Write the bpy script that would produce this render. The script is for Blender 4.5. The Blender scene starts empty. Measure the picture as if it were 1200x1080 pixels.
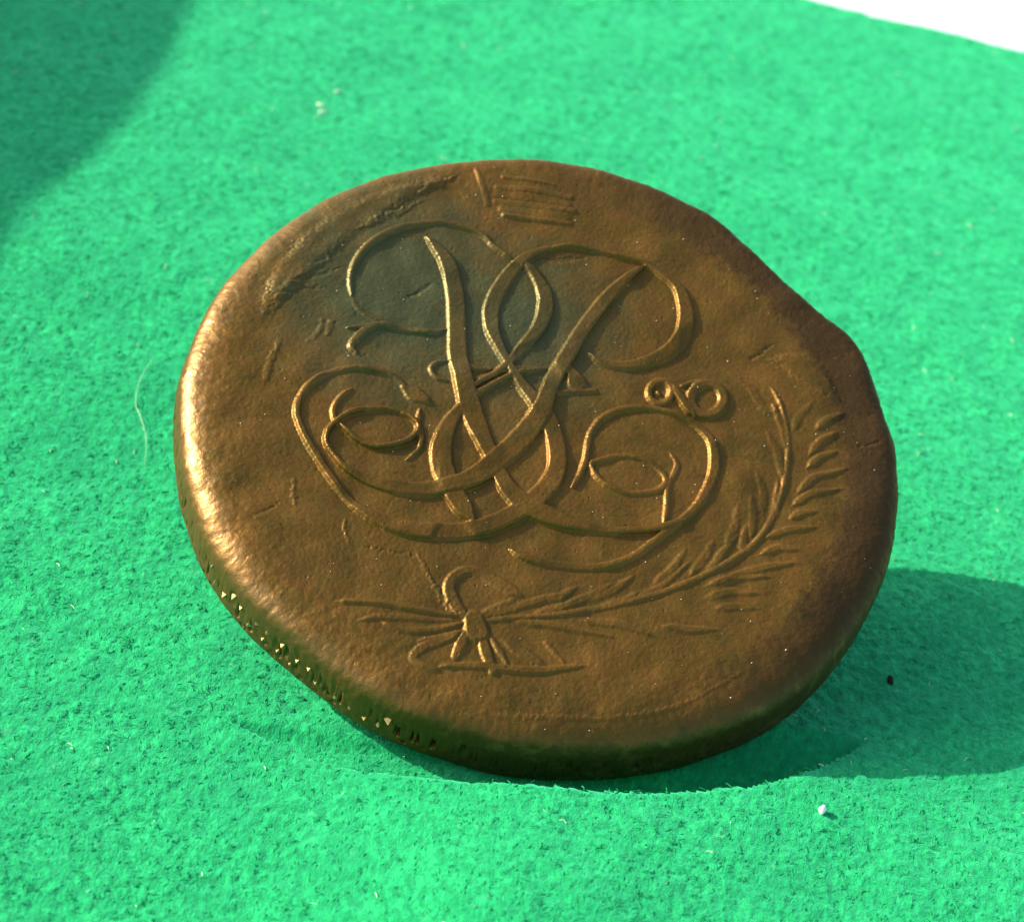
import bpy, math, random
import numpy as np
from mathutils import Matrix, Vector

MM = 0.001
C = bpy.context.scene.collection
S = bpy.context.scene
# ---------------------------------------------------------------- camera, world, sun, exposure
COIN_LOC=[1.606, 180.642, 10.832]
COIN_ROT=[[0.99619, 0.07006, 0.05184], [-0.03821, 0.88567, -0.46274], [-0.07834, 0.459, 0.88498]]
CAM_H=96.696
CAM_ROT=[[0.97815, -0.20791, 0.0], [0.09114, 0.42879, -0.89879], [0.18687, 0.87915, 0.43837]]
LENS=121.200
SUN_DIR=[0.86953, -0.15332, -0.46947]

cam_d = bpy.data.cameras.new('camera')
cam = bpy.data.objects.new('camera', cam_d); C.objects.link(cam); S.camera = cam
cam.matrix_world = Matrix.Translation((0, 0, CAM_H * MM)) @ Matrix(CAM_ROT).to_4x4()
cam_d.sensor_width = 36.0; cam_d.lens = LENS
cam_d.clip_start = 0.01; cam_d.clip_end = 100
cam_d.dof.use_dof = True; cam_d.dof.focus_distance = 0.192; cam_d.dof.aperture_fstop = 105

sun_el = math.asin(-SUN_DIR[2])
to_sun = (-SUN_DIR[0], -SUN_DIR[1])
w = bpy.data.worlds.new('World'); S.world = w; w.use_nodes = True
nt = w.node_tree; bg = nt.nodes['Background']
sky = nt.nodes.new('ShaderNodeTexSky'); sky.sky_type = 'NISHITA'; sky.sun_disc = False
sky.sun_elevation = sun_el; sky.sun_rotation = math.atan2(to_sun[0], to_sun[1])
sky.air_density = 1.0; sky.dust_density = 3.0; sky.ozone_density = 1.0
nt.links.new(sky.outputs[0], bg.inputs[0]); bg.inputs[1].default_value = 0.14
sd = bpy.data.lights.new('sun', 'SUN'); sd.energy = 3.6; sd.angle = math.radians(0.5); sd.color = (1.0, 0.93, 0.82)
so = bpy.data.objects.new('sun', sd); C.objects.link(so)
so.rotation_euler = Vector(SUN_DIR).to_track_quat('-Z', 'Y').to_euler(); so.location = (-0.5, 0, 0.5)
S.view_settings.view_transform = 'Standard'; S.view_settings.look = 'None'
S.view_settings.exposure = 1.3; S.view_settings.gamma = 1.0

# ---------------------------------------------------------------- helpers
rng = np.random.default_rng(7); random.seed(7)

def tag(o, label=None, cat=None, kind=None):
    if label: o['label'] = label
    if cat: o['category'] = cat
    if kind: o['kind'] = kind
    return o

def make_mesh(name, V, F, mat, parent=None, normals=None):
    """V (n,3) in mm, F (m,4) or (m,3) int array -> one mesh object"""
    me = bpy.data.meshes.new(name)
    V = np.asarray(V, np.float32) * MM; F = np.asarray(F, np.int32); k = F.shape[1]
    me.vertices.add(len(V)); me.vertices.foreach_set('co', V.ravel())
    me.loops.add(F.size); me.loops.foreach_set('vertex_index', F.ravel())
    me.polygons.add(len(F)); me.polygons.foreach_set('loop_start', np.arange(0, F.size, k, dtype=np.int32))
    me.update(calc_edges=True)
    me.polygons.foreach_set('use_smooth', np.ones(len(F), bool))
    me.materials.append(mat)
    if normals is not None: me.normals_split_custom_set_from_vertices(normals.tolist())
    me.validate(clean_customdata=False); me.update()
    o = bpy.data.objects.new(name, me); C.objects.link(o)
    if parent: o.parent = parent
    return o

def band_noise(n, step, lo, hi, slope=0.0):
    """periodic noise tile, wavelengths lo..hi (mm), unit deviation"""
    f = np.hypot(*np.meshgrid(np.fft.fftfreq(n, step), np.fft.rfftfreq(n, step), indexing='ij'))
    A = np.where((f > 1 / hi) & (f < 1 / lo), np.maximum(f, 1e-6) ** slope, 0)
    t = np.fft.irfft2(A * np.exp(2j * np.pi * rng.random(f.shape)), s=(n, n))
    return t / t.std()

def sample(T, x, y, step):
    """bilinear, wrapped"""
    n = T.shape[0]
    u = np.asarray(x) / step; v = np.asarray(y) / step
    i = np.floor(u).astype(int); j = np.floor(v).astype(int); a = u - i; b = v - j
    i0, i1, j0, j1 = i % n, (i + 1) % n, j % n, (j + 1) % n
    return (T[i0, j0] * (1 - a) + T[i1, j0] * a) * (1 - b) + (T[i0, j1] * (1 - a) + T[i1, j1] * a) * b

def sstep(a, b, x):
    t = np.clip((x - a) / (b - a), 0, 1); return t * t * (3 - 2 * t)

class NT:
    """small helper round a material's node tree"""
    def __init__(s, name):
        s.m = bpy.data.materials.new(name); s.m.use_nodes = True
        s.t = s.m.node_tree; s.b = s.t.nodes['Principled BSDF']
    def n(s, typ, ins=None, **kw):
        nd = s.t.nodes.new(typ)
        for k, v in kw.items(): setattr(nd, k, v)
        for k, v in (ins or {}).items():
            if hasattr(v, 'is_output'): s.t.links.new(v, nd.inputs[k])
            else: nd.inputs[k].default_value = v
        return nd
    def noise(s, vec, scale, detail=4, rough=.55):
        return s.n('ShaderNodeTexNoise', {'Vector': vec, 'Scale': scale, 'Detail': detail, 'Roughness': rough}).outputs[0]
    def ramp(s, f, stops):
        nd = s.n('ShaderNodeValToRGB', {0: f}); e = nd.color_ramp.elements
        while len(e) < len(stops): e.new(.5)
        for q, (p, c) in zip(e, stops): q.position = p; q.color = (c, c, c, 1) if isinstance(c, (int, float)) else (*c, 1)
        return nd.outputs[0]
    def mix(s, f, a, b, mode='MIX'):
        nd = s.n('ShaderNodeMix', data_type='RGBA', blend_type=mode)
        for k, v in ((0, f), (6, a), (7, b)):
            if hasattr(v, 'is_output'): s.t.links.new(v, nd.inputs[k])
            else: nd.inputs[k].default_value = v if k == 0 else (*v, 1)
        return nd.outputs[2]
    def math(s, op, a, b=0.0):
        return s.n('ShaderNodeMath', {0: a, 1: b}, operation=op).outputs[0]
    def obj(s): return s.n('ShaderNodeTexCoord').outputs['Object']
    def set(s, **kw):
        for k, v in kw.items():
            k = k.replace('_', ' ')
            if hasattr(v, 'is_output'): s.t.links.new(v, s.b.inputs[k])
            else: s.b.inputs[k].default_value = v

RIM=[21.35, 21.34, 21.33, 21.34, 21.37, 21.39, 21.38, 21.38, 21.39, 21.42, 21.43, 21.38, 21.32, 21.3, 21.33, 21.38, 21.43, 21.49, 21.57, 21.64, 21.62, 21.47, 21.21, 20.95, 20.75, 20.62, 20.53, 20.47, 20.44, 20.46, 20.51, 20.57, 20.64, 20.73, 20.85, 20.98, 21.11, 21.2, 21.23, 21.23, 21.23, 21.26, 21.29, 21.32, 21.33, 21.35, 21.39, 21.41, 21.41, 21.39, 21.37, 21.35, 21.34, 21.29, 21.25, 21.22, 21.2, 21.18, 21.14, 21.12, 21.13, 21.15, 21.14, 21.1, 21.09, 21.12, 21.18, 21.2, 21.17, 21.15, 21.16, 21.2, 21.2, 21.17, 21.13, 21.13, 21.16, 21.18, 21.18, 21.15, 21.14, 21.16, 21.19, 21.23, 21.26, 21.29, 21.31, 21.32, 21.32, 21.31, 21.3, 21.31, 21.36, 21.41, 21.45, 21.43, 21.4, 21.36, 21.32, 21.29, 21.26, 21.25, 21.26, 21.28, 21.28, 21.25, 21.23, 21.24, 21.26, 21.27, 21.26, 21.24, 21.2, 21.17, 21.12, 21.08, 21.04, 20.99, 20.92, 20.85, 20.8, 20.77, 20.75, 20.74, 20.75, 20.78, 20.82, 20.85, 20.86, 20.87, 20.88, 20.88, 20.86, 20.82, 20.79, 20.8, 20.83, 20.87, 20.89, 20.91, 20.91, 20.9, 20.87, 20.84, 20.82, 20.82, 20.84, 20.85, 20.86, 20.87, 20.89, 20.92, 20.95, 20.98, 21.0, 21.01, 21.02, 21.05, 21.1, 21.15, 21.18, 21.2, 21.22, 21.23, 21.24, 21.24, 21.23, 21.22, 21.21, 21.21, 21.2, 21.2, 21.2, 21.22, 21.24, 21.26, 21.28, 21.3, 21.33, 21.35]
STROKES=[
 ('monogram', 0.221, 0.198, 0.0, 0, [(-13.33, 5.48, 0.25), (-13.72, 6.7, 0.3), (-13.79, 7.91, 0.35), (-13.5, 9.2, 0.35), (-12.83, 10.44, 0.4), (-12.02, 11.4, 0.4), (-11.21, 12.0, 0.4), (-10.05, 12.68, 0.35), (-8.78, 12.98, 0.35), (-7.71, 12.99, 0.3), (-6.96, 12.79, 0.35), (-6.3, 12.28, 0.3), (-5.57, 11.94, 0.3), (-4.84, 11.61, 0.25)]),
 ('monogram', 0.091, 0.297, 0.0, 0, [(-13.33, 5.48, 0.25), (-12.83, 4.8, 0.4), (-12.22, 4.5, 0.45), (-11.56, 4.36, 0.45), (-10.78, 4.39, 0.3)]),
 ('monogram', 0.195, 0.198, 0.0, 0, [(-12.93, 3.08, 0.2), (-11.86, 3.56, 0.3), (-11.0, 4.04, 0.4), (-9.94, 4.19, 0.45), (-8.94, 4.38, 0.4), (-7.97, 4.69, 0.35), (-7.4, 5.11, 0.25)]),
 ('monogram', 0.195, 0.198, 0.0, 0, [(-11.03, 4.16, 0.3), (-11.74, 3.48, 0.45), (-12.16, 2.71, 0.45), (-12.35, 1.91, 0.4), (-11.92, 1.48, 0.25)]),
 ('monogram', 0.26, 0.223, 0.01, 0, [(-10.3, 11.38, 0.25), (-9.46, 10.81, 0.64), (-8.42, 9.7, 1.04), (-7.51, 7.79, 1.09), (-6.78, 5.36, 1.09), (-6.26, 3.55, 1.14), (-5.64, 2.13, 1.19), (-4.81, 0.48, 1.34), (-3.92, -1.0, 1.24), (-3.0, -2.39, 0.99), (-2.11, -3.51, 0.89), (-1.15, -4.67, 1.09), (0.15, -5.44, 1.39), (1.75, -5.71, 1.19), (3.36, -5.67, 0.69), (4.85, -5.49, 0.5), (6.26, -4.96, 0.45), (7.63, -4.26, 0.45), (9.09, -3.21, 0.4)]),
 ('monogram', 0.195, 0.198, 0.0, 0, [(-0.12, -8.65, 0.2), (0.69, -8.89, 0.4), (1.85, -8.89, 0.45), (3.15, -8.65, 0.45), (4.62, -8.23, 0.45), (5.82, -7.54, 0.4), (6.86, -6.53, 0.4), (7.98, -4.69, 0.4), (9.04, -2.97, 0.45), (9.69, -1.4, 0.5), (9.95, 0.29, 0.59), (9.89, 1.56, 0.64), (9.42, 2.81, 0.54), (8.64, 3.55, 0.45), (7.66, 3.97, 0.4), (6.33, 4.05, 0.35), (4.93, 3.77, 0.35), (3.67, 3.09, 0.35), (2.85, 2.12, 0.35), (2.5, 0.94, 0.35), (2.53, -0.08, 0.35), (2.63, -1.2, 0.35), (2.53, -2.33, 0.35), (2.29, -3.24, 0.3)]),
 ('monogram', 0.169, 0.198, 0.0, 1, [(2.99, -1.19, 0.25), (3.55, -0.72, 0.3), (4.48, -0.05, 0.3), (5.62, 0.19, 0.3), (6.6, -0.01, 0.3), (7.27, -0.47, 0.3), (7.44, -1.04, 0.3), (7.15, -1.6, 0.3), (6.25, -2.19, 0.3), (5.29, -2.49, 0.3), (4.23, -2.32, 0.3), (3.53, -1.95, 0.3)]),
 ('monogram', 0.13, 0.198, 0.0, 0, [(7.26, 1.21, 0.2), (7.8, 0.64, 0.3), (7.78, -0.21, 0.3), (7.59, -0.99, 0.3), (7.74, -1.95, 0.3), (7.9, -2.9, 0.3), (7.93, -3.77, 0.25)]),
 ('monogram', 0.169, 0.248, 0.0, 0, [(-8.66, 0.17, 0.5), (-7.96, -0.15, 1.09), (-7.3, -0.28, 0.69)]),
 ('monogram', 0.247, 0.223, 0.0, 0, [(-8.48, 0.24, 0.3), (-9.51, 0.63, 0.3), (-10.52, 0.7, 0.3), (-11.55, 0.5, 0.35), (-12.53, -0.08, 0.35), (-13.36, -0.8, 0.35), (-13.92, -1.73, 0.35), (-14.16, -2.73, 0.35), (-14.08, -3.74, 0.4), (-13.6, -4.71, 0.4), (-12.79, -5.74, 0.45), (-12.0, -6.58, 0.45), (-11.16, -7.39, 0.45), (-10.3, -8.13, 0.45), (-9.43, -8.73, 0.5), (-8.51, -9.13, 0.59), (-7.6, -9.35, 0.79), (-6.32, -9.42, 0.99), (-4.55, -9.07, 1.09), (-2.47, -8.16, 1.09), (-0.92, -6.84, 1.09), (0.22, -5.29, 1.19), (0.99, -3.61, 1.19), (1.14, -2.09, 1.09), (0.63, -0.36, 1.09), (-0.16, 0.97, 1.09), (-1.11, 1.91, 0.99), (-2.16, 2.82, 0.69), (-3.13, 3.77, 0.5), (-4.13, 5.05, 0.69), (-4.82, 6.13, 0.89), (-5.23, 7.8, 0.99), (-4.97, 9.96, 0.89), (-4.36, 11.8, 0.69), (-3.63, 12.79, 0.45), (-2.73, 13.5, 0.35), (-1.82, 14.0, 0.3), (-0.22, 14.29, 0.3), (1.42, 14.45, 0.3), (2.71, 14.47, 0.35), (3.89, 14.03, 0.45), (4.99, 13.42, 0.64), (5.71, 12.32, 0.89), (6.12, 10.89, 0.99), (6.05, 9.5, 0.99), (5.35, 8.07, 0.89), (4.22, 6.96, 0.69), (3.1, 6.32, 0.59), (2.02, 6.17, 0.5), (1.06, 6.47, 0.3)]),
 ('monogram', 0.286, 0.223, 0.03, 0, [(2.83, 14.17, 0.25), (2.37, 13.57, 0.45), (1.63, 12.09, 0.69), (0.97, 10.31, 0.89), (0.3, 7.93, 0.89), (-0.03, 6.18, 0.99), (-0.39, 4.57, 0.99), (-0.57, 2.91, 0.99), (-0.65, 1.3, 1.19), (-1.26, -0.88, 1.34), (-2.35, -3.16, 1.29), (-3.33, -4.74, 1.19), (-4.72, -5.89, 0.99), (-6.15, -6.62, 0.94), (-7.73, -6.97, 0.79), (-9.11, -6.93, 0.59), (-10.36, -6.65, 0.4), (-11.24, -6.03, 0.3), (-11.89, -5.33, 0.3), (-12.01, -4.55, 0.3), (-11.77, -3.75, 0.3), (-11.39, -3.09, 0.3), (-10.74, -2.45, 0.35), (-9.24, -1.74, 0.3), (-8.12, -1.7, 0.3), (-7.37, -2.0, 0.3), (-7.12, -2.55, 0.3), (-7.42, -3.37, 0.35), (-8.1, -4.07, 0.35), (-9.0, -4.54, 0.35), (-9.91, -4.57, 0.3), (-10.76, -4.26, 0.3), (-11.49, -3.84, 0.25)]),
 ('monogram', 0.234, 0.223, 0.01, 0, [(-4.34, 11.74, 0.4), (-3.31, 11.03, 0.64), (-2.52, 9.96, 0.94), (-2.17, 8.73, 0.99), (-2.22, 7.14, 0.84), (-2.74, 5.59, 0.69), (-3.27, 4.11, 0.5), (-3.88, 3.01, 0.4), (-4.48, 2.25, 0.35), (-4.94, 1.41, 0.25)]),
 ('monogram', 0.234, 0.223, 0.015, 0, [(-1.1, 4.49, 0.25), (-2.37, 3.66, 0.3), (-3.32, 2.83, 0.35), (-4.02, 1.9, 0.4), (-4.69, 0.85, 0.5), (-5.29, -0.48, 0.69), (-5.55, -1.88, 0.99), (-5.45, -3.64, 1.29), (-4.73, -5.27, 1.29), (-3.42, -6.78, 1.19), (-2.44, -7.66, 0.69)]),
 ('monogram', 0.195, 0.248, 0.0, 0, [(0.26, 4.95, 0.59), (0.87, 4.12, 1.29)]),
 ('monogram', 0.195, 0.248, 0.0, 0, [(0.02, 3.07, 0.4), (2.01, 3.97, 0.45)]),
 ('monogram', 0.13, 0.149, 0.0, 0, [(-6.68, 2.92, 0.2), (-7.26, 2.56, 0.25), (-7.53, 1.99, 0.25), (-7.09, 1.5, 0.25), (-6.4, 1.44, 0.2)]),
 ('monogram', 0.156, 0.149, 0.0, 0, [(-5.57, 3.08, 0.25), (-4.93, 3.0, 0.35), (-4.2, 3.22, 0.2)]),
 ('monogram', 0.156, 0.149, 0.0, 0, [(-4.92, 2.15, 0.25), (-4.11, 2.86, 0.3), (-3.45, 3.38, 0.3), (-2.3, 4.02, 0.25), (-0.86, 4.58, 0.25)]),
 ('scroll_mark', 0.208, 0.198, 0.0, 1, [(6.38, 5.52, 0.4), (6.4, 5.2, 0.4), (6.32, 4.89, 0.4), (6.15, 4.64, 0.4), (5.92, 4.49, 0.4), (5.67, 4.45, 0.4), (5.43, 4.55, 0.4), (5.23, 4.75, 0.4), (5.12, 5.04, 0.4), (5.1, 5.36, 0.4), (5.18, 5.67, 0.4), (5.35, 5.92, 0.4), (5.57, 6.08, 0.4), (5.83, 6.11, 0.4), (6.07, 6.02, 0.4), (6.27, 5.81, 0.4)]),
 ('scroll_mark', 0.156, 0.149, 0.0, 0, [(5.6, 5.22, 0.25), (5.73, 5.14, 0.25)]),
 ('scroll_mark', 0.234, 0.173, 0.02, 0, [(6.2, 6.12, 0.3), (6.81, 5.49, 0.5), (7.54, 4.78, 0.59), (8.12, 4.28, 0.4)]),
 ('scroll_mark', 0.221, 0.223, 0.0, 1, [(9.45, 6.18, 0.59), (9.47, 5.73, 0.59), (9.34, 5.29, 0.59), (9.09, 4.94, 0.59), (8.76, 4.72, 0.59), (8.39, 4.67, 0.59), (8.04, 4.79, 0.59), (7.76, 5.07, 0.59), (7.6, 5.46, 0.59), (7.58, 5.91, 0.59), (7.71, 6.35, 0.59), (7.96, 6.71, 0.59), (8.29, 6.93, 0.59), (8.67, 6.98, 0.59), (9.02, 6.86, 0.59), (9.29, 6.58, 0.59)]),
 ('scroll_mark', 0.13, 0.149, 0.0, 0, [(6.92, 6.2, 0.2), (7.58, 6.79, 0.25), (8.56, 7.17, 0.3)]),
 ('monogram', 0.143, 0.198, 0.0, 0, [(-11.47, -1.11, 0.2), (-11.84, -1.64, 0.25), (-12.11, -2.53, 0.3), (-11.99, -3.32, 0.3), (-11.57, -3.93, 0.3)]),
 ('monogram', 0.156, 0.198, 0.0, 0, [(-7.41, -1.04, 0.3), (-7.26, -1.83, 0.3), (-6.86, -2.77, 0.35), (-6.71, -3.73, 0.3), (-6.94, -4.4, 0.25), (-7.22, -4.88, 0.2)]),
 ('', 0.045, 0.297, 0.0, 0, [(-14.45, 3.09, 0.35), (-14.36, 2.58, 0.3), (-14.52, 1.85, 0.4), (-14.81, 1.41, 0.3)]),
 ('', 0.045, 0.347, 0.0, 0, [(-13.95, 3.15, 0.45), (-13.9, 2.23, 0.4)]),
 ('ribbon_bow', 0.143, 0.248, 0.0, 0, [(-1.1, -14.15, 0.79), (-1.96, -13.51, 0.84), (-2.54, -12.77, 0.84), (-2.73, -12.05, 0.74), (-2.47, -11.29, 0.64), (-1.94, -10.85, 0.64), (-1.19, -10.82, 0.74), (-0.17, -11.11, 0.89), (0.81, -11.41, 0.79), (1.44, -11.54, 0.4)]),
 ('ribbon_bow', 0.088, 0.297, 0.0, 0, [(0.86, -12.05, 0.5), (0.15, -12.8, 0.69), (-0.53, -13.64, 0.69)]),
 ('ribbon_bow', 0.187, 0.396, 0.0, 0, [(-0.85, -13.94, 1.39), (-0.53, -14.65, 1.58)]),
 ('ribbon_bow', 0.132, 0.223, 0.0, 0, [(-1.07, -15.03, 0.45), (-1.17, -15.83, 0.59), (-1.26, -16.63, 0.45)]),
 ('ribbon_bow', 0.132, 0.223, 0.0, 0, [(-0.19, -14.83, 0.5), (0.31, -15.82, 0.64), (0.97, -16.87, 0.45)]),
 ('ribbon_bow', 0.099, 0.248, 0.0, 0, [(0.41, -14.84, 0.4), (1.01, -15.45, 0.5), (1.56, -16.08, 0.3)]),
 ('ribbon_bow', 0.11, 0.297, 0.0, 0, [(0.9, -14.61, 0.59), (2.2, -15.08, 0.89), (3.8, -15.55, 0.5)]),
 ('ribbon_bow', 0.088, 0.248, 0.0, 0, [(3.33, -14.01, 0.3), (3.93, -14.45, 0.4), (4.53, -14.88, 0.25)]),
 ('ribbon_bow', 0.121, 0.297, 0.0, 0, [(-1.3, -15.11, 0.45), (-2.36, -15.98, 0.69), (-3.15, -16.73, 0.69), (-3.43, -17.54, 0.59), (-2.48, -17.78, 0.5), (-1.64, -17.82, 0.3)]),
 ('ribbon_bow', 0.132, 0.248, 0.0, 0, [(-1.95, -17.58, 0.4), (0.06, -16.79, 0.59), (1.92, -16.35, 0.59), (3.74, -15.75, 0.59), (5.77, -14.72, 0.35)]),
 ('worn_branch', 0.143, 0.297, 0.0, 0, [(-1.42, -13.85, 0.4), (-3.53, -14.33, 0.45), (-6.14, -14.75, 0.45), (-8.48, -15.44, 0.3)]),
 ('worn_branch', 0.132, 0.297, 0.0, 0, [(-1.18, -14.24, 0.4), (-3.21, -15.58, 0.54), (-4.67, -16.0, 0.5), (-5.85, -15.84, 0.3)]),
 ('worn_branch', 0.088, 0.297, 0.0, 0, [(-1.57, -14.26, 0.3), (-3.4, -14.82, 0.5), (-5.68, -15.54, 0.5), (-6.97, -16.25, 0.3)]),
 ('worn_branch', 0.11, 0.297, 0.0, 0, [(-1.17, -14.83, 0.4), (-2.21, -15.62, 0.45), (-3.49, -16.39, 0.4)]),
 ('palm_branch', 0.11, 0.297, 0.0, 0, [(-0.39, -13.83, 0.4), (2.02, -12.71, 0.4), (4.68, -11.31, 0.45), (7.3, -9.62, 0.45), (9.87, -7.51, 0.45), (11.93, -5.27, 0.45), (13.48, -2.82, 0.45), (14.06, -0.07, 0.4), (14.07, 2.5, 0.4), (13.69, 4.97, 0.35), (12.88, 6.97, 0.3), (11.96, 8.15, 0.25)]),
 ('leaf', 0.1, 0.371, 0.0, 0, [(1.17, -13.32, 0.39), (2.35, -13.03, 0.64), (3.52, -12.75, 0.64), (5.33, -12.51, 0.51), (7.15, -12.26, 0.19)]),
 ('leaf', 0.1, 0.371, 0.0, 0, [(4.82, -11.92, 0.39), (5.93, -11.63, 0.64), (7.04, -11.34, 0.64), (8.13, -11.39, 0.51), (9.21, -11.45, 0.19)]),
 ('leaf', 0.1, 0.371, 0.0, 0, [(9.3, -10.69, 0.39), (10.13, -10.51, 0.64), (10.97, -10.32, 0.64), (11.81, -10.01, 0.51), (12.65, -9.71, 0.19)]),
 ('leaf', 0.1, 0.371, 0.0, 0, [(11.23, -7.99, 0.39), (12.0, -7.46, 0.64), (12.78, -6.92, 0.64), (13.55, -6.73, 0.51), (14.32, -6.54, 0.19)]),
 ('leaf', 0.1, 0.371, 0.0, 0, [(11.89, -8.47, 0.39), (12.6, -8.12, 0.64), (13.31, -7.77, 0.64), (13.87, -7.65, 0.51), (14.42, -7.54, 0.19)]),
 ('leaf', 0.1, 0.371, 0.0, 0, [(11.24, -7.07, 0.39), (12.03, -6.47, 0.64), (12.82, -5.87, 0.64), (13.79, -5.51, 0.51), (14.76, -5.15, 0.19)]),
 ('leaf', 0.1, 0.371, 0.0, 0, [(12.19, -6.04, 0.39), (13.26, -5.3, 0.64), (14.34, -4.56, 0.64), (15.16, -4.1, 0.51), (15.99, -3.63, 0.19)]),
 ('leaf', 0.1, 0.371, 0.0, 0, [(13.7, -3.93, 0.39), (14.2, -3.49, 0.64), (14.7, -3.05, 0.64), (15.36, -2.9, 0.51), (16.03, -2.75, 0.19)]),
 ('leaf', 0.1, 0.371, 0.0, 0, [(13.71, -2.73, 0.39), (14.37, -2.17, 0.64), (15.03, -1.61, 0.64), (15.9, -1.16, 0.51), (16.77, -0.71, 0.19)]),
 ('leaf', 0.1, 0.371, 0.0, 0, [(15.02, -0.73, 0.39), (15.27, -0.44, 0.64), (15.53, -0.16, 0.64), (15.95, 0.04, 0.51), (16.38, 0.23, 0.19)]),
 ('leaf', 0.1, 0.371, 0.0, 0, [(14.85, 0.1, 0.39), (15.3, 0.72, 0.64), (15.76, 1.33, 0.64), (16.68, 1.94, 0.51), (17.61, 2.55, 0.19)]),
 ('leaf', 0.1, 0.371, 0.0, 0, [(14.98, 1.04, 0.39), (15.37, 1.83, 0.64), (15.77, 2.63, 0.64), (16.73, 3.35, 0.51), (17.69, 4.07, 0.19)]),
 ('leaf', 0.1, 0.371, 0.0, 0, [(15.17, 3.05, 0.39), (15.5, 3.63, 0.64), (15.83, 4.21, 0.64), (16.35, 4.67, 0.51), (16.87, 5.13, 0.19)]),
 ('leaf', 0.1, 0.371, 0.0, 0, [(15.14, 4.01, 0.39), (15.38, 4.66, 0.64), (15.62, 5.31, 0.64), (16.11, 5.92, 0.51), (16.6, 6.54, 0.19)]),
 ('leaf', 0.1, 0.371, 0.0, 0, [(15.14, 5.91, 0.39), (15.43, 6.46, 0.64), (15.73, 7.0, 0.64), (16.24, 7.5, 0.51), (16.76, 7.99, 0.19)]),
 ('leaf', 0.077, 0.371, 0.0, 0, [(-0.26, -13.54, 0.39), (0.77, -12.69, 0.64), (1.81, -11.82, 0.64), (3.01, -10.9, 0.51), (4.22, -9.97, 0.19)]),
 ('leaf', 0.077, 0.371, 0.0, 0, [(2.2, -12.4, 0.39), (2.84, -11.96, 0.64), (3.48, -11.51, 0.64), (4.53, -10.64, 0.51), (5.58, -9.77, 0.19)]),
 ('leaf', 0.077, 0.371, 0.0, 0, [(3.29, -11.76, 0.39), (4.1, -10.98, 0.64), (4.92, -10.19, 0.64), (5.55, -9.44, 0.51), (6.19, -8.69, 0.19)]),
 ('leaf', 0.077, 0.371, 0.0, 0, [(5.56, -10.8, 0.39), (6.31, -10.23, 0.64), (7.06, -9.65, 0.64), (7.38, -9.16, 0.51), (7.7, -8.68, 0.19)]),
 ('leaf', 0.077, 0.371, 0.0, 0, [(7.07, -9.94, 0.39), (7.84, -9.09, 0.64), (8.6, -8.22, 0.64), (9.34, -6.94, 0.51), (10.08, -5.65, 0.19)]),
 ('leaf', 0.077, 0.371, 0.0, 0, [(4.99, -10.47, 0.39), (5.6, -9.85, 0.64), (6.21, -9.23, 0.64), (6.68, -8.51, 0.51), (7.14, -7.79, 0.19)]),
 ('leaf', 0.077, 0.371, 0.0, 0, [(8.24, -8.17, 0.39), (8.69, -7.36, 0.64), (9.15, -6.55, 0.64), (9.38, -5.72, 0.51), (9.61, -4.89, 0.19)]),
 ('leaf', 0.077, 0.371, 0.0, 0, [(10.97, -6.74, 0.39), (11.27, -5.76, 0.64), (11.57, -4.78, 0.64), (11.95, -3.77, 0.51), (12.33, -2.75, 0.19)]),
 ('leaf', 0.077, 0.371, 0.0, 0, [(10.13, -6.86, 0.39), (10.45, -5.97, 0.64), (10.77, -5.08, 0.64), (10.87, -4.36, 0.51), (10.98, -3.63, 0.19)]),
 ('leaf', 0.077, 0.371, 0.0, 0, [(11.71, -4.23, 0.39), (11.84, -3.34, 0.64), (11.96, -2.45, 0.64), (11.89, -1.62, 0.51), (11.83, -0.79, 0.19)]),
 ('leaf', 0.077, 0.371, 0.0, 0, [(13.02, -3.12, 0.39), (12.93, -2.3, 0.64), (12.85, -1.48, 0.64), (12.59, -0.62, 0.51), (12.34, 0.24, 0.19)]),
 ('leaf', 0.077, 0.371, 0.0, 0, [(13.38, -1.09, 0.39), (13.22, -0.29, 0.64), (13.06, 0.51, 0.64), (12.7, 1.17, 0.51), (12.33, 1.84, 0.19)]),
 ('leaf', 0.077, 0.371, 0.0, 0, [(13.98, -1.5, 0.39), (13.99, -0.74, 0.64), (13.99, 0.03, 0.64), (13.85, 0.87, 0.51), (13.71, 1.72, 0.19)]),
 ('leaf', 0.077, 0.371, 0.0, 0, [(14.02, 1.71, 0.39), (13.69, 2.61, 0.64), (13.35, 3.53, 0.64), (12.8, 4.3, 0.51), (12.26, 5.07, 0.19)]),
 ('leaf', 0.077, 0.371, 0.0, 0, [(13.98, 3.77, 0.39), (13.63, 4.61, 0.64), (13.28, 5.47, 0.64), (12.78, 6.27, 0.51), (12.28, 7.07, 0.19)]),
 ('leaf', 0.077, 0.371, 0.0, 0, [(13.93, 5.38, 0.39), (13.99, 6.0, 0.64), (14.06, 6.62, 0.64), (14.38, 7.38, 0.51), (14.72, 8.14, 0.19)]),
 ('leaf', 0.077, 0.371, 0.0, 0, [(12.76, -4.34, 0.39), (12.69, -3.74, 0.64), (12.62, -3.14, 0.64), (12.59, -2.52, 0.51), (12.57, -1.9, 0.19)]),
 ('leaf', 0.077, 0.371, 0.0, 0, [(2.7, -11.38, 0.39), (3.11, -11.01, 0.64), (3.52, -10.65, 0.64), (3.9, -10.11, 0.51), (4.28, -9.58, 0.19)]),
 ('crown', 0.077, 0.322, 0.0, 0, [(-8.69, 17.74, 0.35), (-8.1, 16.68, 0.45), (-7.38, 15.32, 0.45)]),
 ('crown', 0.099, 0.396, 0.0, 0, [(-6.93, 16.36, 0.79), (-4.61, 16.87, 0.89), (-2.8, 17.02, 0.79)]),
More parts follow.
